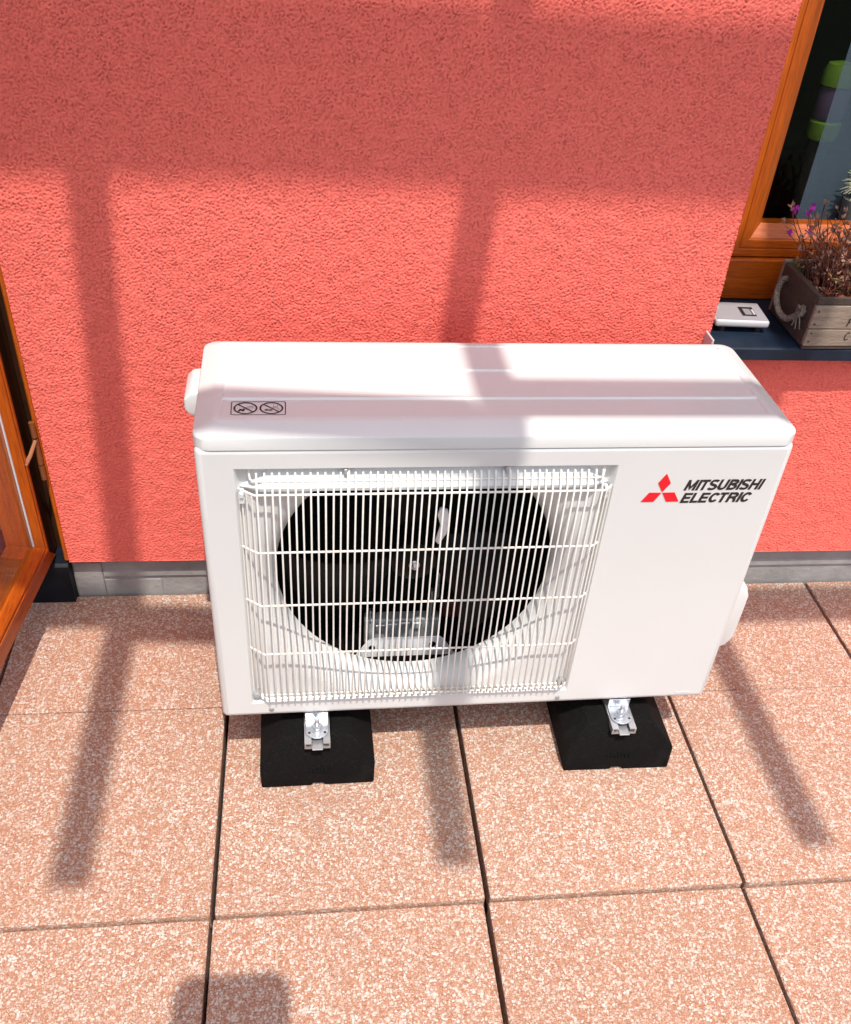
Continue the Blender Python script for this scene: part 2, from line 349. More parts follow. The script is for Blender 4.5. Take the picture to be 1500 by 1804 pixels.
# door opening: dark sheet threshold, boards, fixed frame, hinge, open glazed leaf
MB().prism([(-.006,-.04),(-.006,.088),(.0,.093),(.16,.099),(.16,-.04)], -1.25, XD-.003, 'x').build('door_threshold', plain('black_sheet_metal', (.006,.008,.013), .5, spec=.2, var=.4, scale=25), house)
MB().box(-1.25,XD-.012,.10,.16,.0995,.17).build('threshold_board', BRICKW, house)
MB().box(-1.25,XD-.012,.105,.16,.1715,.235).build('threshold_board', BRICKW, house)
MB().box(-1.25,XD-.012,.112,.16,.2365,.38).build('threshold_board', ROOMG, house)
MB().box(-1.25,XD-.012,.163,.19,.385,2.2).build('room_partition', ROOMW, house)
door = empty('door', '', ''); del door['label']; del door['category']; door.parent = house
MB().box(XD-.0095,XD-.0005,.004,.09,.0955,2.149).build('jamb', WV, door, bevel=.002, seg=1)
MB().box(XD-.10,XD-.0098,.050,.088,.0955,2.149).build('jamb_gap_shade', mat_wood('shade_dark_wood', True, (.02,.006,.002), (.05,.016,.004), .5), door)  # dark filler strip, its colour standing in for the shade in the hinge gap
hg = MB().tube([(-.2655,-.004,.29),(-.2655,-.004,.318)], .0050, 12).tube([(-.2655,-.004,.321),(-.2655,-.004,.372)], .0050, 12).tube([(-.2655,-.004,.376),(-.2655,-.004,.405)], .0050, 12)
hg.build('hinge', plain('bronze_hinge', (.24,.085,.03), .45, .3), door, smooth=40)
MB().tube([(-.264,-.008,.372),(-.274,-.022,.350),(-.283,-.030,.336)], [.0032,.0036,.0042], 8).build('hinge_pin', plain('tan_pin', (.36,.15,.07), .5), door, smooth=40)
leaf = bpy.data.objects.new('door_leaf', None)
ang = math.atan2(-.995, -.100)
# the leaf in its own frame: x away from the hinge, y towards the outside face, z up
LP = Vector((-.279, .012, 0)); dx = Vector((-.1,-.995,0)).normalized(); ny = Vector((-dx.y, dx.x, 0))
def L(u, t, z): p = LP + dx*u + ny*t; return (p.x, p.y, z)
def leafpart(name, pts, prof, mat):
    (a0,ad0,az,azd),(b0,bd0,bz,bzd) = pts
    vs = [L(a0+ad0*q, t, az+azd*q) for q,t in prof] + [L(b0+bd0*q, t, bz+bzd*q) for q,t in prof]
    n = len(prof); fs = [(i,i+1,n+i+1,n+i) for i in range(n-1)] + [tuple(range(n)), tuple(range(2*n-1,n-1,-1)), (n-1,0,n,2*n-1)]
    return MB().add(vs, fs).build(name, mat, door)
U0, U1, Z0, Z1 = -.032, .80, .100, 2.12
rprof = [(0,-.06),(0,-.008),(.002,-.006),(.044,-.005),(.0445,.002),(.052,.003),(.0525,.0004),(.056,.0004),(.057,.002),(.060,.002),(.072,-.008),(.074,-.06)]
lprof = [(.0678,-.06),(.0682,.0)] + [(q+.024,t) for q,t in rprof[4:]]
leafpart('leaf_stile', [(U0,1,Z0-.024,1),(U0,1,Z1+.024,-1)], lprof, WV)
leafpart('leaf_rail', [(U0+.024,1,Z0,1),(U1,-1,Z0,1)], rprof, WY)
leafpart('leaf_stile', [(U1,-1,Z0,1),(U1,-1,Z1,-1)], rprof, WV)
leafpart('leaf_rail', [(U0+.024,1,Z1,-1),(U1,-1,Z1,-1)], rprof, WY)
SHADEW = mat_wood('shade_dark_wood', True, (.03,.008,.002), (.085,.024,.005), .5)  # wood darkened to paint the shade on the stile's flat
def quadbox(u0,u1,t0,t1,z0,z1):
    vs = [L(u0,t0,z0),L(u1,t0,z0),L(u1,t1,z0),L(u0,t1,z0),L(u0,t0,z1),L(u1,t0,z1),L(u1,t1,z1),L(u0,t1,z1)]
    return MB().add(vs, [(3,2,1,0),(4,5,6,7),(0,1,5,4),(1,2,6,5),(2,3,7,6),(3,0,4,7)])
MB().add([L(U0+.097,-.013,Z0+.073),L(U1-.073,-.013,Z0+.073),L(U1-.073,-.013,Z1-.073),L(U0+.097,-.013,Z1-.073)], [(0,3,2,1)]).build('pane', GLASS, door, fix=False)
quadbox(U0,U0+.0675,-.058,-.012,Z0+.0005,Z1).build('stile_shade_strip', SHADEW, door)  # dark strip in place of the shaded flat of the stile
quadbox(U0+.0963,U0+.0985,-.0125,-.0095,Z0+.075,Z1-.075).build('gasket', WHITEP, door)

# ------------------------------------------------------------------ things behind the window
jar = empty('storage_jar', 'lime green and lilac plastic jar behind the window glass', 'jar', (1.150,.312,.615))
MB().lathe([(.018,.204),(.026,.208),(.0285,.218),(.0285,.236),(.022,.241)], axis='z', n=28).build('base_band', LIME, jar, smooth=40)
MB().lathe([(.025,.241),(.0275,.247),(.0275,.288),(.025,.294)], axis='z', n=28).build('body', LILAC, jar, smooth=40)
MB().lathe([(.026,.294),(.030,.297),(.030,.318),(.025,.330),(.008,.334)], axis='z', n=28).build('lid', LIME, jar, smooth=40)
MB().lathe([(.018,.0),(.018,.203)], axis='z', n=20).build('stand', ROOMD, jar, smooth=40)
cu = MB()
n = 30
vs = []; fs = []
for i in range(n+1):
    x = 1.124 + i*.03; yy = .262 + .006*math.sin(i*1.3)
    vs += [(x,yy,.617),(x,yy,1.96)]
for i in range(n): fs.append((2*i,2*i+2,2*i+3,2*i+1))
co_ = cu.add(vs, fs).build('curtain', SHEER, None, smooth=60, fix=False); co_['label'] = 'sheer blue grey curtain hanging behind the window pane'; co_['category'] = 'curtain'
ap = empty('air_plant', 'pale fuzzy spiky plant just behind the window pane', 'plant', (1.222,.235,.640))
MB().lathe([(.022,0),(.028,.08),(.03,.10)], axis='z', n=20).build('pot', ROOMG, ap, smooth=40)
lf = MB(); r = random.Random(3)
for i in range(260):
    a = r.uniform(0,2*PI); e = r.uniform(-.4,1.4); Ln = r.uniform(.026,.044); p = Vector((0,0,.125)); d = Vector((math.cos(a)*math.cos(e), math.sin(a)*math.cos(e), math.sin(e)))
    pts = [p]; 
    for s in range(4): d = (d + Vector((0,0,-.18)) + Vector((r.uniform(-.2,.2),r.uniform(-.2,.2),0))).normalized(); p = p + d*Ln/4; pts.append(p)
    lf.tube(pts, [.0012,.0011,.0009,.0007,.0003], 4)
lo_ = lf.build('leaf_tuft', AIRP, ap); lo_['kind'] = 'stuff'

# ------------------------------------------------------------------ pergola overhead (its shadow lies on wall, unit and floor)
per = empty('pergola', 'bare timber pergola of thin rafters and cross beams above the terrace', 'pergola')
PH = 3.0; KX, KY = .065, .435
def P(xg, yg, z): return (xg + KX*z, yg - KY*z)
RX = [-1.91,-1.328,-.744,-.160,.418,1.008,1.59,2.17,2.75]
for xg in RX:
    x = xg + KX*PH
    MB().box(x-.029,x+.029,-.645-KY*PH,.02,PH,PH+.06).build('rafter', PERG, per, bevel=.002, seg=1)
def nog(i, y0, y1):
    # cross piece between rafter i and i+1, y0/y1 = front face at either end
    xa = RX[i]+KX*PH+.0295; xb = RX[i+1]+KX*PH-.0295; wd = .062
    z0, z1 = PH+.002, PH+.118
    MB().add([(xa,y0,z0),(xb,y1,z0),(xb,y1+wd,z0),(xa,y0+wd,z0),(xa,y0,z1),(xb,y1,z1),(xb,y1+wd,z1),(xa,y0+wd,z1)],
             [(3,2,1,0),(4,5,6,7),(0,1,5,4),(1,2,6,5),(2,3,7,6),(3,0,4,7)]).build('cross_beam', PERG, per, bevel=.002, seg=1)
for i in range(8):
    b1 = -.115 - KY*PH + {3: -.012, 2: .03, 1: .0}.get(i, 0); b1b = b1 + (-.046 if i == 3 else 0)
    nog(i, b1, b1b)
    b2 = .345 - KY*PH + (.004 if i<4 else 0); nog(i, b2, b2); nog(i, .79-KY*PH, .79-KY*PH); nog(i, 1.235-KY*PH, 1.235-KY*PH)
for x in (RX[0]+KX*PH-.06, RX[-1]+KX*PH+.06):
    MB().box(x-.03,x+.03,-.119-KY*PH,-.059-KY*PH,-.06,PH+.1).build('post', PERG, per, bevel=.003, seg=1)

# ------------------------------------------------------------------ air conditioner outdoor unit
W, H, D = .805, .5040, .257
ac = empty('air_conditioner', 'ivory white outdoor air conditioner unit with round fan grille on two black feet', 'air conditioner', (.0576,-.4266,.115), .013)
# casing: bevelled box without its front face
bm = bmesh.new(); bmesh.ops.create_cube(bm, size=1)
bmesh.ops.scale(bm, vec=(W,D,H), verts=bm.verts); bmesh.ops.translate(bm, vec=(W/2,D/2,H/2), verts=bm.verts)
bmesh.ops.bevel(bm, geom=bm.edges[:], offset=.010, segments=4, affect='EDGES', profile=.5)
ff = [f for f in bm.faces if f.normal.y < -.99]; bmesh.ops.delete(bm, geom=ff, context='FACES_ONLY')
me = bpy.data.meshes.new('casing'); bm.to_mesh(me); bm.free()
me.polygons.foreach_set('use_smooth', [True]*len(me.polygons)); me.set_sharp_from_angle(angle=math.radians(35))
link('casing', me, PAINT, ac)
# front panel: polar sheet from the fan opening over the bell mouth and recess to the outer edge
HC = (.300,.263); HR = .206; RO = .252
R0 = (.0475,.0315,.5595,.4725)           # recess rectangle a0,c0,a1,c1
OUT = (.010,.010,.795,.4940)
def ray_rect(th, rect, rad=0):
    c, s = math.cos(th), math.sin(th); ts = []
    if c > 1e-9: ts.append((rect[2]-HC[0])/c)
    if c < -1e-9: ts.append((rect[0]-HC[0])/c)
    if s > 1e-9: ts.append((rect[3]-HC[1])/s)
    if s < -1e-9: ts.append((rect[1]-HC[1])/s)
    return min(ts)
ths = set(2*PI*k/240 for k in range(240))
for rc in (R0, OUT, (R0[0]+.006,R0[1]+.006,R0[2]-.006,R0[3]-.006)):
    for cx in (rc[0],rc[2]):
        for cz in (rc[1],rc[3]): ths.add(math.atan2(cz-HC[1], cx-HC[0]) % (2*PI))
ths = sorted(ths); N = len(ths)
def depth(r):
    if r >= RO: return .012
    q = min(1,(RO-r)/(RO-HR)); return .012 + .043*(1-math.sqrt(max(0,1-q*q)))
vs = []; rings = 0
def ring(fn):
    global rings
    for th in ths: vs.append(fn(th))
    rings += 1
def pt(th, r, y): return (HC[0]+r*math.cos(th), y, HC[1]+r*math.sin(th))
RIN = (R0[0]+.006,R0[1]+.006,R0[2]-.006,R0[3]-.006)
ring(lambda th: pt(th, HR+.030, .083)); ring(lambda th: pt(th, HR, .0552))
for q in (.999,.99,.97,.93,.86,.76,.64,.5,.35,.2,.1,0):
    def fn(th, q=q):
        rr = RO - q*(RO-HR); rb = min(rr, ray_rect(th, RIN)); rb = max(rb, HR+.0005) if rr > ray_rect(th,RIN) else rb
        return pt(th, rb, depth(rb))
    ring(fn)
for q in (.25,.5,.75,1):
    def fn(th, q=q):
        rb = ray_rect(th, RIN); r1 = min(RO, rb); rr = r1 + (max(rb,r1)-r1)*q; return pt(th, rr, depth(rr))
    ring(fn)
def lerp_rect(th, a, b, q): return ray_rect(th,a)*(1-q)+ray_rect(th,b)*q
for q, yq in ((.25,.78),(.5,.45),(.75,.12),(1,0)):
    def fn(th, q=q, yq=yq):
        base = depth(min(ray_rect(th,RIN),9)); return pt(th, lerp_rect(th,RIN,R0,q), base*yq)
    ring(fn)
ring(lambda th: pt(th, ray_rect(th, R0)+.0015, 0)); ring(lambda th: pt(th, ray_rect(th, OUT), 0))
fs = [(i*N+k, (i+1)*N+k, (i+1)*N+(k+1)%N, i*N+(k+1)%N) for i in range(rings-1) for k in range(N)]
fp = MB().add(vs, fs).build('front_panel', PAINT, ac, smooth=32, fix=False)
# ledge across the top of the recess
lg = MB(); y0 = -.0035
lg.add([(.092,.0125,.4665),(.518,.0125,.4665),(.529,y0,.4435),(.081,y0,.4435),(.529,y0+.001,.4385),(.081,y0+.001,.4385),(.520,.040,.4385),(.090,.040,.4385),(.555,.0120,.4385),(.052,.012,.4385)],
       [(0,1,2,3),(3,2,4,5),(5,4,6,7),(1,8,2),(2,8,4),(4,8,6),(0,3,9),(3,5,9),(5,7,9)])
lg.build('panel_ledge', PAINT, ac)
# lid
def rrect(a0,b0,a1,b1,r,n=6):
    out = []
    for cx,cy,s in ((a1-r,b1-r,0),(a0+r,b1-r,1),(a0+r,b0+r,2),(a1-r,b0+r,3)):
        for k in range(n+1): t = PI/2*(s+k/n); out.append((cx+r*math.cos(t), cy+r*math.sin(t)))
    return out
lid = MB(); loops = []; DL = D + .011
for ins, hz, rr in ((.0,.5000,.020),(-.0006,.5008,.0205),(-.0006,.5160,.0205),(.0004,.5180,.0200),(.0028,.5194,.0185),(.0215,.5280,.012),(.0250,.5294,.011),(.034,.5300,.008)):
    loops.append([(x,y,hz) for x,y in rrect(ins, ins, W+.0005-ins, DL-ins, max(rr,.004))])
nl = len(loops[0]); lv = [p for l in loops for p in l]; lfs = [(i*nl+k, i*nl+(k+1)%nl, (i+1)*nl+(k+1)%nl, (i+1)*nl+k) for i in range(len(loops)-1) for k in range(nl)]
lid.add(lv, lfs)
# ribbed top inside the border
A0, A1, B0, B1 = .034, W-.0335, .034, DL-.034
bl = [(B0,.530),(B0+.0016,.5284),(.0785,.5280),(.0810,.5304),(.0870,.5304),(.0895,.5280),(.158,.5280),(.1605,.5304),(.1665,.5304),(.169,.5280),(B1-.0016,.5284),(B1,.530)]
al = [(A0,1),(A0+.002,0),(A1-.002,0),(A1,1)]
gv = []; gf = []
for b, hz in bl:
    for a, e in al: gv.append((a, b, max(hz,.530) if e else hz))
for i in range(len(bl)-1):
    for k in range(3): gf.append((i*4+k, i*4+k+1, (i+1)*4+k+1, (i+1)*4+k))
lid.add(gv, gf)
last = (len(loops)-1)*nl; gi = len(lv); cor = [gi+(len(bl)-1)*4+3, gi+(len(bl)-1)*4, gi, gi+3]
q = nl//4; lf2 = []
for s in range(4):
    for k in range(q-1): lf2.append((last+s*q+k, last+s*q+k+1, cor[s]))
    lf2.append((last+s*q+q-1, last+((s+1)*q)%nl, cor[(s+1)%4], cor[s]))
lid.f += lf2
lid.build('lid', PAINT, ac, smooth=28)
# side grip and service cover
MB().prism([(-.0,.452),(-.020,.456),(-.026,.464),(-.026,.482),(-.016,.492),(.0,.493)], .162, .236, 'y').build('side_grip', PAINT, ac, bevel=.004, seg=3, smooth=40)
MB().prism([(.0,.06),(.036,.075),(.046,.095),(.046,.185),(.038,.205),(.0,.215)], .045, .215, 'y').build('service_cover', PAINT, ac, bevel=.006, seg=3, smooth=40).location = (.8045,0,0)
# inside of the fan compartment
MB().box(.02,.585,.205,.225,.01,.485).build('heat_exchanger', COIL, ac)
cav = MB().add([(.015,.087,.008),(.585,.087,.008),(.585,.22,.008),(.015,.22,.008),(.015,.087,.49),(.585,.087,.49),(.585,.22,.49),(.015,.22,.49)], [(0,1,2,3),(4,5,6,7),(1,2,6,5),(3,0,4,7)])
cav.build('fan_compartment', DARK, ac)
MB().box(.235,.365,.150,.172,.008,.064).build('motor_mount', STEEL, ac, bevel=.003, seg=2)
for a, top_ in ((.247,.082),(.350,.125)):
    MB().box(a-.004,a-.001,.15,.16,.055,top_).box(a+.001,a+.004,.15,.16,.055,top_).build('mount_rail', ALU, ac)
for k in range(5):
    MB().box(.19+.008*k,.262,.196,.199,.385-.021*k,.3865-.021*k).build('coil_tube', STEEL, ac)
MB().box(.372,.405,.165,.185,.050,.085).build('transformer', plain('dark_red_coil', (.10,.012,.008), .5, var=.5, scale=200), ac, bevel=.004, seg=2)
MB().tube([(.362,.175,.09),(.360,.175,.20)], .0028, 8).build('copper_pipe', STEEL, ac, smooth=60)
mp_ = MB().prism([(.215,.007),(.392,.007),(.368,.045),(.362,.051),(.245,.051),(.238,.045)], .118, .1205, 'y').build('mount_plate', WHITEM, ac, bevel=.0008, seg=1)
for a, c in ((.246,.030),(.350,.034)):
    MB().lathe([(.0055,-.0012),(.0055,0)], (a,.1178,c), 'y', 16).build('screw', BLACKP, mp_)
for k, (a, c) in enumerate(((.262,.050),(.283,.052),(.305,.054),(.326,.053))):
    MB().box(a-.009,a+.009,.1445,.1495,c-.008,c+.006).build('terminal', STEEL if k%2 else ALU, ac, bevel=.0015, seg=1)
fan = empty('fan', '', ''); del fan['label']; del fan['category']; fan.parent = ac; fan.location = (.2985,.072,.264)
MB().lathe([(.001,-.018),(.018,-.018),(.034,-.012),(.040,0),(.040,.05)], axis='y', n=32).build('hub', BLACKP, fan, smooth=40)
nut = MB().lathe([(.0078,-.0195),(.0082,-.021),(.0066,-.021),(.0060,-.0192)], axis='y', n=24)
nut.prism([(.0042*math.cos(k*PI/3), .0042*math.sin(k*PI/3)) for k in range(6)], -.027, -.018, 'y').tube([(0,-.030,0),(0,-.018,0)], .0022, 10)
nut.build('shaft_nut', ALU, fan, smooth=30)
def blade(cen):
    vs = []; fs = []; nr, na = 8, 10
    for i in range(nr+1):
        r = .036 + (.196-.036)*i/nr; half = math.radians(24 + 6*i/nr); swp = math.radians(-16)*(i/nr)**1.5
        for j in range(na+1):
            q = j/na*2-1; th = cen + swp + half*q
            y = .022 + .024*q*(.55+.45*i/nr) + .006*q*q
            vs.append((r*math.cos(th), y, r*math.sin(th)))
    for i in range(nr):
        for j in range(na): a = i*(na+1)+j; fs.append((a,a+1,a+na+2,a+na+1))
    n0 = len(vs); vs += [(x, y+.003, z) for x,y,z in vs]; fs += [tuple(n0+k for k in f[::-1]) for f in fs]
    return MB().add(vs, fs)
for cdeg in (102,222,342): blade(math.radians(cdeg)).build('blade', BLACKP, fan, smooth=50, fix=False)
cl = MB().prism([(.030,.037),(.036,.030),(.046,.050),(.050,.075),(.045,.094),(.034,.098),(.030,.085),(.036,.066)], -.012, -.006, 'y').build('pale_crescent', WHITEM, fan, bevel=.002, seg=2, smooth=40)  # pale crescent-shaped piece in front of the fan blades
# grille of single coated wires
gr = empty('grille', '', ''); del gr['label']; del gr['category']; gr.parent = ac
GY = -.0105; WR = .00135
def wire(pts, r=WR, n=6): return MB().tube(pts, r, n).build('wire', WIRE, gr, smooth=60)
AL, AR = .0765, .5405
a = AL; npos = 48
for i in range(npos):
    a = AL + (AR-AL)*i/(npos-1); j = random.uniform(-.0005,.0005)
    ty = .0005
    wire([(a+j,.0030,.4640),(a+j,.0015,.4630),(a+j,GY+.0015,.4390),(a+j,GY,.4365),(a,GY,.30),(a+j*.5,GY,.15),(a+j,GY,.0475),(a+j,GY+.002,.0452),(a+j,.0105,.0395)])
for i, (da, dy) in enumerate(((-.0075,.0045),(-.0145,.0095),(-.0205,.0145),(-.0250,.0190))):
    for s, base in ((1,AL),(-1,AR)):
        x = base + s*da; y = GY+dy; ctop = .4365 + .0012*i
        wire([(x,y,ctop),(x,y,.25),(x,y,.0475+.002*i),(x,min(y+.008,.0115),.0405+.002*i)] if i < 3 else [(x,y,ctop),(x,y,.0475+.002*i)])
HWR = .00165
for c in (.4365,.3405,.2435,.1465,.0490):
    wire([(AL-.0280,GY+.0215,c+.0005),(AL-.0085,GY+.006,c),(AL-.003,GY+.0022,c),(AL+.002,GY+.0026,c),(.2,GY+.0026,c),(.4,GY+.0026,c),(AR-.002,GY+.0026,c),(AR+.003,GY+.0022,c),(AR+.0085,GY+.006,c),(AR+.0235,GY+.0215,c+.0005)], HWR, 8)
wire([(.0665,.014,.4695),(.0665,.006,.4640),(.0675,.0035,.4545),(.0715,.0018,.4520),(.08,.0018,.4515),(.3,.0018,.4515),(.53,.0018,.4515),(.5385,.0018,.4520),(.5425,.0035,.4545),(.5435,.006,.4640),(.5435,.014,.4695)], HWR, 8)
for a in (.196,.411): 
    wire([(a,.012,.4700),(a,.004,.4660),(a,.0005,.4560),(a,GY+.0015,.4390)], HWR, 8)
    MB().box(a-.0062,a-.0022,.0002,.011,.4615,.4700).build('wire_clip', STEEL, gr, bevel=.0006, seg=1)
wire([(AL-.018,.0095,.0415),(AL+.004,.0085,.0400),(.3,.0085,.0395),(AR-.004,.0085,.0400),(AR+.014,.0095,.0415)], HWR, 8)
for s, x in ((1,.056),(-1,.5505)):
    MB().box(x-.0035,x+.0035,-.001,.011,.418,.4265).box(x-.0028,x+.0028,-.0035,.011,.4285,.4365).build('wire_clip', PAINT, gr, bevel=.001, seg=1)
for a, c in ((.0562,.0485),(.5490,.0470)):
    MB().lathe([(.0046,-.002),(.0046,0),(.0060,.0005),(.0060,.011)], (a,.001,c), 'y', 14).build('screw', STEEL, ac, smooth=40)
for a, c in ((.0775,.0165),(.5460,.0150)):
    MB().lathe([(.0020,-.0022),(.0040,-.0012),(.0042,0),(.0042,.002)], (a,-.0002,c), 'y', 14).build('screw', STEEL, ac, smooth=40)
for a in (.0635,.0695,.5405,.5465):
    MB().lathe([(.0016,-.0004),(.0016,.0004)], (a,.0122,.4672), 'y', 10).build('hook_hole', INK, ac)
MB().box(.752,.775,-.0008,.0,.0135,.0155).build('panel_tab', PAINT, ac)

# logo and lettering on the front panel
logo = empty('logo', '', ''); del logo['label']; del logo['category']; logo.parent = ac
cx, cz = .6310, .4262
def rot(p, t): return (p[0]*math.cos(t)-p[1]*math.sin(t), p[0]*math.sin(t)+p[1]*math.cos(t))
for k in range(3):
    sd = .0185; dm = [(0,.0007),(sd*.5,sd*.866),(0,sd*1.732),(-sd*.5,sd*.866)]
    MB().prism([(cx+x*1.0, cz+z*.98) for x,z in (rot(p, k*2*PI/3) for p in dm)], -.0006, -.0002, 'y').build('diamond', RED, logo)
def strokes(txt, x0, z0, hgt, mat, parent, name, total, shear=.27, wt=.215):
    # lettering drawn as flat ribbons of even stroke, sheared
    def arc(cx,cy,rx,ry,a0,a1,n=9): return [(cx+rx*math.cos(math.radians(a0+(a1-a0)*k/n)), cy+ry*math.sin(math.radians(a0+(a1-a0)*k/n))) for k in range(n+1)]
    h = wt/2; T = 1-h
    G = {'M': (.86,[[(h,0),(h,1)],[(h,T+.02),(.43,h+.04),(.86-h,T+.02)],[(.86-h,0),(.86-h,1)]]),
         'I': (.17,[[(h,0),(h,1)]]),
         'T': (.62,[[(0,T),(.62,T)],[(.31,0),(.31,T)]]),
         'S': (.70,[arc(.35,.735,.265,.18,20,180,8)+arc(.35,.735,.265,.22,190,255,4)+[(.42,.48)]+arc(.35,.27,.265,.21,60,0,4)+arc(.35,.265,.265,.18,-10,-165,8)]),
         'U': (.74,[[(h,1)]+[(h,.36)]+arc(.37,.36,.37-h,.36-h,180,360,10)+[(.74-h,1)]]),
         'B': (.72,[[(h,0),(h,1)],[(h,T),(.43,T)]+arc(.43,.735,.19,T-.735,90,-90,7)+[(h,.53)],[(.43,.51)]+arc(.43,.30,.22,.30-h+.0,90,-90,8)+[(h,h)]]),
         'H': (.74,[[(h,0),(h,1)],[(.74-h,0),(.74-h,1)],[(h,.52),(.74-h,.52)]]),
         'E': (.64,[[(h,0),(h,1)],[(h,T),(.64,T)],[(h,.51),(.60,.51)],[(h,h),(.64,h)]]),
         'L': (.58,[[(h,0),(h,1)],[(h,h),(.58,h)]]),
         'C': (.71,[arc(.37,.5,.37-h,.5-h,34,326,16)]),
         'R': (.72,[[(h,0),(h,1)],[(h,T),(.43,T)]+arc(.43,.70,.20,T-.70,90,-90,7)+[(h,.47)],[(.42,.46),(.56,.38),(.60,.22),(.64,0)]])}
    gap = .065; wid = sum(G[c][0] for c in txt)+gap*(len(txt)-1) - .075*txt.count('C') - .03*txt.count('L'); sx = total/wid
    mb = MB(); x = 0; lvl = 0
    for c in txt:
        wd, lines = G[c]
        for ln in lines:
            lvl += 1; yy = -.0004 - .00002*(lvl%5)
            pts = [Vector(p) for p in ln]; n = len(pts); vs = []
            for i, p in enumerate(pts):
                d0 = (pts[i]-pts[i-1]).normalized() if i else None; d1 = (pts[i+1]-pts[i]).normalized() if i < n-1 else None
                if d0 is None: nn = Vector((-d1.y,d1.x)); k = 1
                elif d1 is None: nn = Vector((-d0.y,d0.x)); k = 1
                else:
                    t = (d0+d1).normalized(); nn = Vector((-t.y,t.x)); k = 1/max(.45, nn.dot(Vector((-d0.y,d0.x))))
                for s in (1,-1):
                    e = p + nn*(h*k*s); e.y = min(1,max(0,e.y))
                    vs.append((x0 + (x+e.x)*sx + e.y*hgt*shear, yy, z0 + e.y*hgt))
            mb.add(vs, [(2*i,2*i+1,2*i+3,2*i+2) for i in range(n-1)])
        x += wd + gap - {'C': .075, 'L': .03}.get(c, 0)
    return mb.build(name, mat, parent, fix=False)
strokes('MITSUBISHI', .6610, .4290, .0178, INK, logo, 'lettering', .1120)
strokes('ELECTRIC', .6605, .4078, .0170, INK, logo, 'lettering', .1000)

# warning label on the lid
wl = empty('warning_label', '', ''); del wl['label']; del wl['category']; wl.parent = ac; wl.location = (.0815,.0565,.5284)
def ribbon(mb, pts, wd, z, closed=False):
    pts = [Vector(p) for p in pts]; n = len(pts); vs = []
    for i, p in enumerate(pts):
        a = pts[(i-1)%n] if (closed or i) else p; b = pts[(i+1)%n] if (closed or i < n-1) else p
        t = (b-a).normalized(); nn = Vector((-t.y,t.x)); vs += [(*(p+nn*wd/2),z),(*(p-nn*wd/2),z)]
    m = n if closed else n-1
    mb.add(vs, [(2*i,2*i+1,2*((i+1)%n)+1,2*((i+1)%n)) for i in range(m)]); return mb
ribbon(MB(), rrect(-.0345,-.0165,.0345,.0165,.002,3), .0012, .0003, True).build('border', INK, wl, fix=False)
for s in (-1,1):
    c0 = (s*.0165,0)
    m = ribbon(MB(), [(c0[0]+.0142*math.cos(t*PI/16), .0138*math.sin(t*PI/16)) for t in range(32)], .0022, .0004, True)
    ribbon(m, [(c0[0]-.0100,.0098),(c0[0]+.0100,-.0098)], .0020, .00046); m.build('prohibition_sign', INK, wl, fix=False)
pic = MB()
for (x,y,r_) in ((-.0225,-.004,.0022),(-.0195,-.0062,.0019),(-.0245,-.0068,.0018),(-.0185,-.0028,.0018)):
    pic.add([(x+r_*math.cos(k*PI/4), y+r_*math.sin(k*PI/4), .00032) for k in range(8)], [tuple(range(8))])
pic.build('hand_icon', INK, wl, fix=False)
pic = MB(); ribbon(pic, [(-.0165,.001),(-.012,.004),(-.0065,.0052)], .0010, .00034); ribbon(pic, [(-.0145,-.0005),(-.010,.0005),(-.0055,.0008)], .0008, .00035)
ribbon(pic, [(.0195,.008),(.0195,.0035),(.0245,.0035),(.0245,.009)], .0009, .00034); ribbon(pic, [(.0165,.001),(.0245,.0005),(.0262,-.004)], .0009, .00035)
for (x,y,r_) in ((.0105,-.0045,.0030),(.0155,-.0048,.0028)):
    pic.add([(x+r_*math.cos(k*PI/5), y+r_*math.sin(k*PI/5), .00030) for k in range(10)], [tuple(range(10))])
pic.build('object_icon', INKG, wl, fix=False)

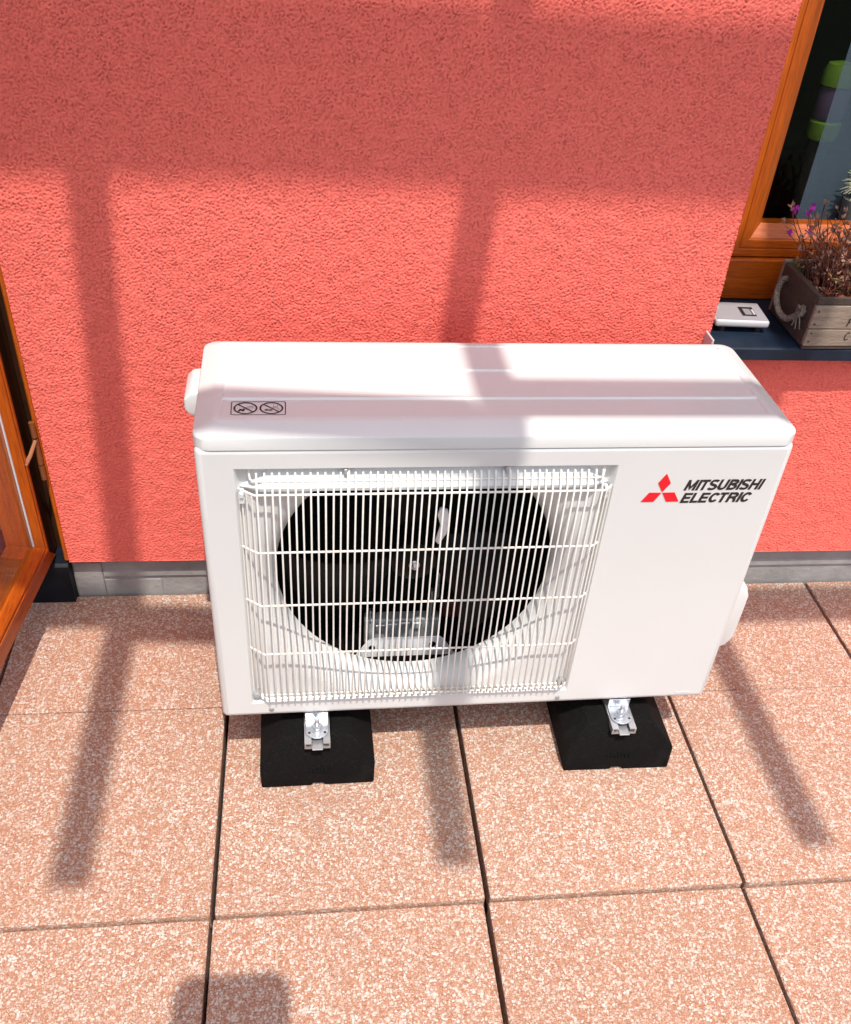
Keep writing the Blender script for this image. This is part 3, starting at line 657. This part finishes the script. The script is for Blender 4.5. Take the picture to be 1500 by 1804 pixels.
# ------------------------------------------------------------------ rubber feet under the unit
def foot(label, loc, rz):
    t = empty('rubber_foot', label, 'foot', loc, rz, 'black rubber feet under the air conditioner')
    prof = [(-.092,0),(-.010,0),(-.008,.006),(.008,.006),(.010,0),(.092,0),(.093,.048),(.056,.088),(.022,.090),(.022,.080),(-.022,.080),(-.022,.090),(-.056,.088),(-.093,.048)]
    fy = lambda z: max(0,(z-.046))*.62 + z*.06
    n = len(prof); vs = [(x,fy(z),z) for x,z in prof] + [(x,.40-fy(z),z) for x,z in prof]
    fs = [tuple(range(n)), tuple(range(2*n-1,n-1,-1))] + [(i,i+n,(i+1)%n+n,(i+1)%n) for i in range(n)]
    MB().add(vs, fs).build('block', RUBBER, t, bevel=.0035, seg=2, smooth=40)
    for i in range(7):
        MB().box(-.019+i*.006,-.0155+i*.006,.0025,.006,.030+random.uniform(0,.001),.0345).build('raised_mark', RUBBER, t)
    MB().prism([(-.0205,.081),(.0205,.081),(.0205,.0935),(.0095,.0935),(.0095,.0915),(.0180,.0915),(.0180,.0835),(-.0180,.0835),(-.0180,.0915),(-.0095,.0915),(-.0095,.0935),(-.0205,.0935)], .0105, .39, 'y').build('channel', ALU, t)
    MB().box(-.0085,.0085,.004,.035,.0842,.0862).build('slot_nut', ALU, t, bevel=.0005, seg=1)
    pl_ = [(-.0185,.072),(-.0185,.036)] + [(.0185*math.cos(PI+k*PI/10), .036+.0165*math.sin(PI+k*PI/10)) for k in range(1,10)] + [(.0185,.036),(.0185,.072)]
    ft = MB().prism(pl_, .0940, .0962, 'z').build('mounting_plate', ZINC, t, bevel=.0006, seg=1)
    MB().box(-.0186,.0186,.058,.0605,.0964,.1135).build('plate_upstand', ZINC, ft, bevel=.0006, seg=1)
    for s in (-1,1): MB().lathe([(.0022,0),(.0022,.0003)], (s*.0125,.031,.0963), 'z', 10).build('hole', INK, ft)
    b = MB().lathe([(.0105,.0963),(.0105,.0980)], (0,.040,0), 'z', 20).build('washer', ZINC, t, smooth=40)
    bo = MB().prism([(.0078*math.cos(k*PI/3+.3), .040+.0078*math.sin(k*PI/3+.3)) for k in range(6)], .0981, .1045, 'z').tube([(0,.040,.1045),(0,.040,.118)], [.0040,.0038], 12)
    bo.build('bolt', ZINC, t, bevel=.0005, seg=1, smooth=40)
    return t
foot('black rubber foot with zinc bolt under the fan grille side of the unit', (.207,-.4785,0), .012)
foot('black rubber foot with zinc bolt under the blank logo side of the unit', (.7155,-.4725,0), -.01)

# ------------------------------------------------------------------ things on the window sill
SIL = .5735
tb = empty('white_box', 'flat white plastic box with small dark screen lying on the navy sill', 'box', (.962,.054,SIL+.011), -.05)
tb.rotation_euler = (.038,0,-.05)
MB().box(-.052,.045,-.036,.036,.0005,.0140).build('case', WHITEP, tb, bevel=.0045, seg=3, smooth=40)
MB().box(-.049,.042,-.0325,.033,.0140,.0144).build('face_plate', plain('grey_plastic', (.30,.29,.315), .45, var=.05), tb)
for x_ in (-.035,.03):
    for y_ in (-.025,.025): MB().lathe([(.006,-.0105),(.006,.001)], (x_,y_,0), 'z', 12).build('stub', INK, tb)
MB().box(.000,.026,-.018,.016,.0145,.0151).build('screen_frame', SCREEN, tb, bevel=.0004, seg=1)
MB().box(.006,.019,-.014,.008,.0152,.0156).build('screen', GREYP, tb); MB().box(.021,.0245,-.013,.006,.0152,.0156).build('key', WHITEP, tb)
MB().lathe([(.0030,0),(.0022,.0012)], (-.038,.012,.0141), 'z', 12).build('button', WHITEP, tb)

cr = empty('wooden_crate', 'weathered grey wooden planter crate with rope handle on the window sill', 'crate', (1.047,-.0375,.572), .02)
cr.rotation_euler = (.03,0,.02)
LN = .34; DP = .150; HT = .094
def plank(x0,x1,y0,y1,z0,z1,mat): return MB().box(x0,x1,y0,y1,z0,z1).build('plank', mat, cr, bevel=.0012, seg=1)
plank(0,.011,.0085,DP-.0085,.002,HT,OLDD); plank(LN-.011,LN,.0085,DP-.0085,.002,HT,OLDD)
plank(0,LN,0,.008,.006,.0365,OLDH); plank(0,LN,.0004,.008,.0378,.0790,OLDH); plank(.0005,LN,.002,.008,.0800,HT-.001,OLDD)
plank(0,LN,.001,.0085,-.0005,.0050,OLDD)
plank(0,LN,DP-.008,DP,.002,.048,OLDH); plank(0,LN,DP-.008,DP,.049,HT+.003,OLDH)
plank(.011,LN-.011,.0085,DP-.0085,.002,.010,OLDD)
for z_ in (.0145,.0300,.0465,.0690): MB().lathe([(.0016,-.0006),(.0016,.001)], (.0075,0,z_), 'y', 8).build('nail', INK, cr)
sv = []; sf = []
for i in range(31):
    for j in range(11):
        sv.append((.0115+(LN-.023)*i/30, .009+(DP-.018)*j/10, .060+random.uniform(-.004,.006)))
for i in range(30):
    for j in range(10): a = i*11+j; sf.append((a,a+11,a+12,a+1))
so_ = MB().add(sv, sf).build('soil', SOIL, cr, smooth=80); so_['kind'] = 'stuff'
def script_letter(lines, name):
    mb = MB()
    for ln in lines:
        pts = [Vector(p) for p in ln]; vs = []
        for i, p in enumerate(pts):
            t = (pts[min(i+1,len(pts)-1)]-pts[max(i-1,0)]).normalized(); nn = Vector((-t.y,t.x))*.0011
            vs += [(p.x+nn.x,-.0004,p.y+nn.y),(p.x-nn.x,-.0004,p.y-nn.y)]
        mb.add(vs, [(2*i,2*i+1,2*i+3,2*i+2) for i in range(len(pts)-1)])
    return mb.build(name, INK, cr, fix=False)
script_letter([[(.0665,.0430),(.0685,.0545)],[(.0665,.0552),(.0695,.0565),(.0745,.0560)],[(.0678,.0500),(.0710,.0507)]], 'letter')
script_letter([[(.0785,.0300),(.0745,.0318),(.0715,.0270),(.0710,.0205),(.0735,.0180),(.0780,.0200)]], 'letter')
# rope handle: three twisted strands along a hanging loop
rp = empty('rope_handle', '', ''); del rp['label']; del rp['category']; rp.parent = cr
ctrl = [Vector(p) for p in ((.006,.118,.073),(-.006,.119,.073),(-.016,.110,.062),(-.021,.094,.046),(-.020,.074,.033),(-.015,.055,.030),(-.010,.042,.040),(-.005,.034,.053),(.006,.032,.056))]
def catmull(cp, per=10):
    out = []
    for i in range(len(cp)-1):
        p0,p1,p2,p3 = cp[max(i-1,0)],cp[i],cp[i+1],cp[min(i+2,len(cp)-1)]
        for k in range(per):
            t = k/per; out.append(.5*((2*p1)+(p2-p0)*t+(2*p0-5*p1+4*p2-p3)*t*t+(3*p1-p0-3*p2+p3)*t**3))
    out.append(cp[-1]); return out
path = catmull(ctrl, 12)
for s in range(3):
    pts = []; nrm = Vector((0,0,1)); L_ = 0
    for i, p in enumerate(path):
        t = (path[min(i+1,len(path)-1)]-path[max(i-1,0)]).normalized(); nrm = (nrm-t*nrm.dot(t)).normalized() if abs(nrm.dot(t)) < .999 else t.orthogonal().normalized(); b = t.cross(nrm)
        if i: L_ += (p-path[i-1]).length
        a = L_*2*PI/.017 + s*2*PI/3; pts.append(p + (nrm*math.cos(a)+b*math.sin(a))*.0031)
    MB().tube(pts, .0026, 7).build('strand', ROPE, rp, smooth=60)
kn = MB(); rr = random.Random(5)
for i in range(7):
    a0 = rr.uniform(0,6.28); c0 = Vector((-.007,.032,.055)); tl = rr.uniform(-.6,.6)
    kn.tube([c0+Vector((rr.uniform(-.002,.002)+.004*math.sin(t*.9+tl), .0085*math.cos(a0+t*.9), .0085*math.sin(a0+t*.9))) for t in range(6)], .0024, 6)
for i in range(5):
    p = Vector((-.008,.030,.050)); kn.tube([p, p+Vector((rr.uniform(-.006,.0),rr.uniform(-.012,.004),-.008)), p+Vector((rr.uniform(-.008,.0),rr.uniform(-.016,.004),-.020))], [.0016,.0013,.0009], 5)
kn.build('knot', ROPE, rp, smooth=60)

# flowering plant growing in the crate
fl = empty('flower_plant', 'straggly plant with red stems and magenta flowers growing in the wooden crate', 'plant', (1.12,.045,.632))
B = Vector((1.12,.045,.632))
tips = [Vector(p)-B for p in ((1.033,.050,.785),(1.003,.050,.779),(1.031,.055,.772),(1.004,.048,.740),(1.038,.050,.742),(1.148,.02,.655),(1.063,.052,.777))]
rr = random.Random(21); st = MB(); dry = MB(); ends = []
for i in range(150):
    base = Vector((rr.uniform(-.045,.10), rr.uniform(-.035,.04), -.002))
    if i < 7: tip = tips[i]; base = Vector((rr.uniform(-.03,.02), rr.uniform(-.02,.03), -.002))
    else:
        hh_ = rr.uniform(.04,.150) if i < 84 else rr.uniform(.02,.085)
        tip = Vector((base.x*.6 - hh_*rr.uniform(-.15,.66), base.y + rr.uniform(-.03,.02), hh_))
    mid = base.lerp(tip,.5) + Vector((rr.uniform(-.012,.012), rr.uniform(-.008,.008), rr.uniform(-.004,.012)))
    pts = catmull([base, base.lerp(mid,.5)+Vector((rr.uniform(-.004,.004),0,.004)), mid, mid.lerp(tip,.6)+Vector((rr.uniform(-.005,.005),rr.uniform(-.004,.004),0)), tip], 3)
    st.tube(pts, [.0011-.0006*k/len(pts) for k in range(len(pts))], 5)
    ends.append((tip, (tip-mid).normalized(), i))
    for q in range(rr.randint(1,4)):
        k = rr.randint(4,len(pts)-2); p = pts[k]; d = Vector((rr.uniform(-1,1),rr.uniform(-.7,.7),rr.uniform(.1,1))).normalized(); Ln = rr.uniform(.008,.024)
        st.tube([p, p+d*Ln*.5+Vector((0,0,.002)), p+d*Ln], [.0007,.0006,.0004], 4); ends.append((p+d*Ln, d, 99))
def leafmesh(mb, p, d, Ln, wd, r):
    s = d.cross(Vector((r.uniform(-1,1),r.uniform(-1,1),r.uniform(-1,1)))).normalized(); nrm = d.cross(s)
    mb.add([p, p+d*Ln*.45+s*wd+nrm*Ln*.06, p+d*Ln-nrm*Ln*.10, p+d*Ln*.45-s*wd+nrm*Ln*.06, p+d*Ln*.5], [(0,1,4),(1,2,4),(2,3,4),(3,0,4)])
for tip, d, i in ends:
    if i < 7: continue
    for q in range(rr.randint(2,5)):
        leafmesh(dry, tip, (d+Vector((rr.uniform(-.8,.8),rr.uniform(-.8,.8),rr.uniform(-.3,.8)))).normalized(), rr.uniform(.005,.012), rr.uniform(.0013,.0028), rr)
l1 = MB(); l2 = MB()
for i in range(1000):
    x = rr.gauss(.055,.045); y = rr.gauss(-.005,.022); z = abs(rr.gauss(.016,.020)); 
    if x < -.06: continue
    d = Vector((rr.uniform(-1,1), rr.uniform(-1,.5), rr.uniform(-.3,.9))).normalized()
    leafmesh(l1 if rr.random() < .45 + (.25 if x > .06 else -.25) else l2, Vector((x,y,z)), d, rr.uniform(.010,.025), rr.uniform(.0016,.0034), rr)
for i in range(26):   # tuft at the left rim
    d = Vector((rr.uniform(-1,.6), rr.uniform(-.6,.6), rr.uniform(0,.7))).normalized()
    leafmesh(l1, Vector((-.055+rr.uniform(-.012,.012), .055+rr.uniform(-.015,.015), .030+rr.uniform(-.004,.006))), d, rr.uniform(.010,.018), rr.uniform(.002,.0032), rr)
for mb, nm, mt in ((st,'stem',STEM),(dry,'calyx',DRY),(l1,'green_leaf',LEAFY),(l2,'rusty_leaf',LEAFR)):
    o = mb.build(nm, mt, fl, fix=False, smooth=60 if nm == 'stem' else None); o['kind'] = 'stuff'
for t in tips[:6]:
    mb = MB()
    for k in range(5):
        a = 2*PI*k/5 + rr.uniform(-.3,.3); d = Vector((math.cos(a), -.5, math.sin(a)*.9+.2)).normalized(); leafmesh(mb, t, d, rr.uniform(.0075,.0105), .0032, rr)
    mb.build('flower', MAGENTA, fl, fix=False)

# ------------------------------------------------------------------ the photographer, whose head and added cap cast the shadow at the front
def skin_body(name, verts, edges, radii, mat, parent, sub=2, root=0):
    me = bpy.data.meshes.new(name); me.from_pydata(verts, edges, []); o = link(name, me, mat, parent)
    md = o.modifiers.new('skin', 'SKIN'); md.use_smooth_shade = True
    for i, r_ in enumerate(radii):
        sv_ = me.skin_vertices[0].data[i]; sv_.radius = (r_[0], r_[1]) if isinstance(r_, tuple) else (r_, r_); sv_.use_root = (i == root)
    ss = o.modifiers.new('sub', 'SUBSURF'); ss.levels = sub; ss.render_levels = sub
    return o
SKIN = plain('skin', (.50,.29,.21), .55, var=.06); SHIRT = plain('shirt_cloth', (.05,.06,.09), .9, var=.15); TROU = plain('trouser_cloth', (.03,.03,.035), .9, var=.15); HAIR = plain('dark_hair', (.02,.012,.008), .7, var=.4)
pe = empty('person', 'person standing and holding up a phone, whose head shadow falls on the tiles', 'person', (.19,-1.66,0))
V = [(0,0,.95),(0,-.01,1.12),(0,.0,1.30),(0,0,1.42),(0,.025,1.50),(0,.045,1.56),(0,.060,1.64),
     (.09,0,.90),(.10,.01,.50),(.10,-.02,.09),(.10,.09,.035),(-.09,0,.90),(-.10,.01,.50),(-.10,-.02,.09),(-.10,.09,.035),
     (.17,-.01,1.40),(.22,.0,1.15),(.10,.12,1.235),(-.17,-.01,1.40),(-.22,.0,1.15),(-.10,.12,1.235)]
E_ = [(0,1),(1,2),(2,3),(3,4),(4,5),(5,6),(0,7),(7,8),(8,9),(9,10),(0,11),(11,12),(12,13),(13,14),(3,15),(15,16),(16,17),(3,18),(18,19),(19,20)]
RR = [(.15,.11),(.13,.10),(.155,.11),(.12,.085),(.055,.055),(.062,.075),(.078,.095),.085,.055,.04,.035,.085,.055,.04,.035,.055,.042,.026,.055,.042,.026]
skin_body('body', V, E_, RR, SKIN, pe)
for s in (-1,1):   # hands: palm with five fingers closing round the phone's edges
    hv = [(s*.10,.12,1.235),(s*.095,.150,1.245),(s*.088,.172,1.252)]; he = [(0,1),(1,2)]; hr = [.024,.026,.026]
    for k in range(4):
        b0 = (s*(.090),.174,1.230+k*.014); n0 = len(hv); ln = (.82,1,.96,.75)[k]
        hv += [b0, (s*(.080),.174+.014*ln,1.228+k*.0145), (s*(.060),.174+.012*ln,1.228+k*.0145)]; he += [(2,n0),(n0,n0+1),(n0+1,n0+2)]; hr += [.009,.008,.007]
    n0 = len(hv); hv += [(s*.076,.150,1.262),(s*.056,.148,1.270)]; he += [(1,n0),(n0,n0+1)]; hr += [.010,.008]
    skin_body('hand', hv, he, hr, SKIN, pe, 1)
MB().lathe([(.06,-.01),(.078,.02),(.082,.07),(.072,.100),(.060,.112),(.001,.114)], (0,.045,1.60), 'z', 24).build('hair', HAIR, pe, smooth=60)
MB().prism(rrect(-.072,-.055,.086,.112,.028,5), 1.715, 1.742, 'z').build('shadow_cap', SHIRT, pe, bevel=.006, seg=2)  # added cap, squared so the head shadow gets a straight front edge
MB().lathe([(.011,0),(.010,.012),(.004,.022)], (0,.122,1.635), 'y', 10).build('nose', SKIN, pe, smooth=60)
for s in (-1,1): MB().lathe([(.010,0),(.008,.004),(.0,.005)], (s*.03,.124,1.665), 'y', 10).build('eye', WHITEP, pe, smooth=60)
skin_body('shirt', [(0,0,.98),(0,-.01,1.12),(0,0,1.30),(0,0,1.42),(.17,-.01,1.41),(.21,0,1.20),(-.17,-.01,1.41),(-.21,0,1.20)], [(0,1),(1,2),(2,3),(3,4),(4,5),(3,6),(6,7)], [(.162,.122),(.142,.112),(.167,.122),(.13,.095),.066,.055,.066,.055], SHIRT, pe)
skin_body('trousers', [(0,0,.98),(.09,0,.88),(.10,.01,.50),(.10,-.02,.12),(-.09,0,.88),(-.10,.01,.50),(-.10,-.02,.12)], [(0,1),(1,2),(2,3),(0,4),(4,5),(5,6)], [(.155,.115),.097,.068,.055,.097,.068,.055], TROU, pe)
ph = MB().box(-.078,.078,-.004,.004,-.037,.037).build('phone', BLACKP, None, bevel=.003, seg=2)
ph.location = (.19,-1.487,1.252); ph.rotation_euler = (.6,0,0); ph['label'] = 'black phone held up by the person'; ph['category'] = 'phone'
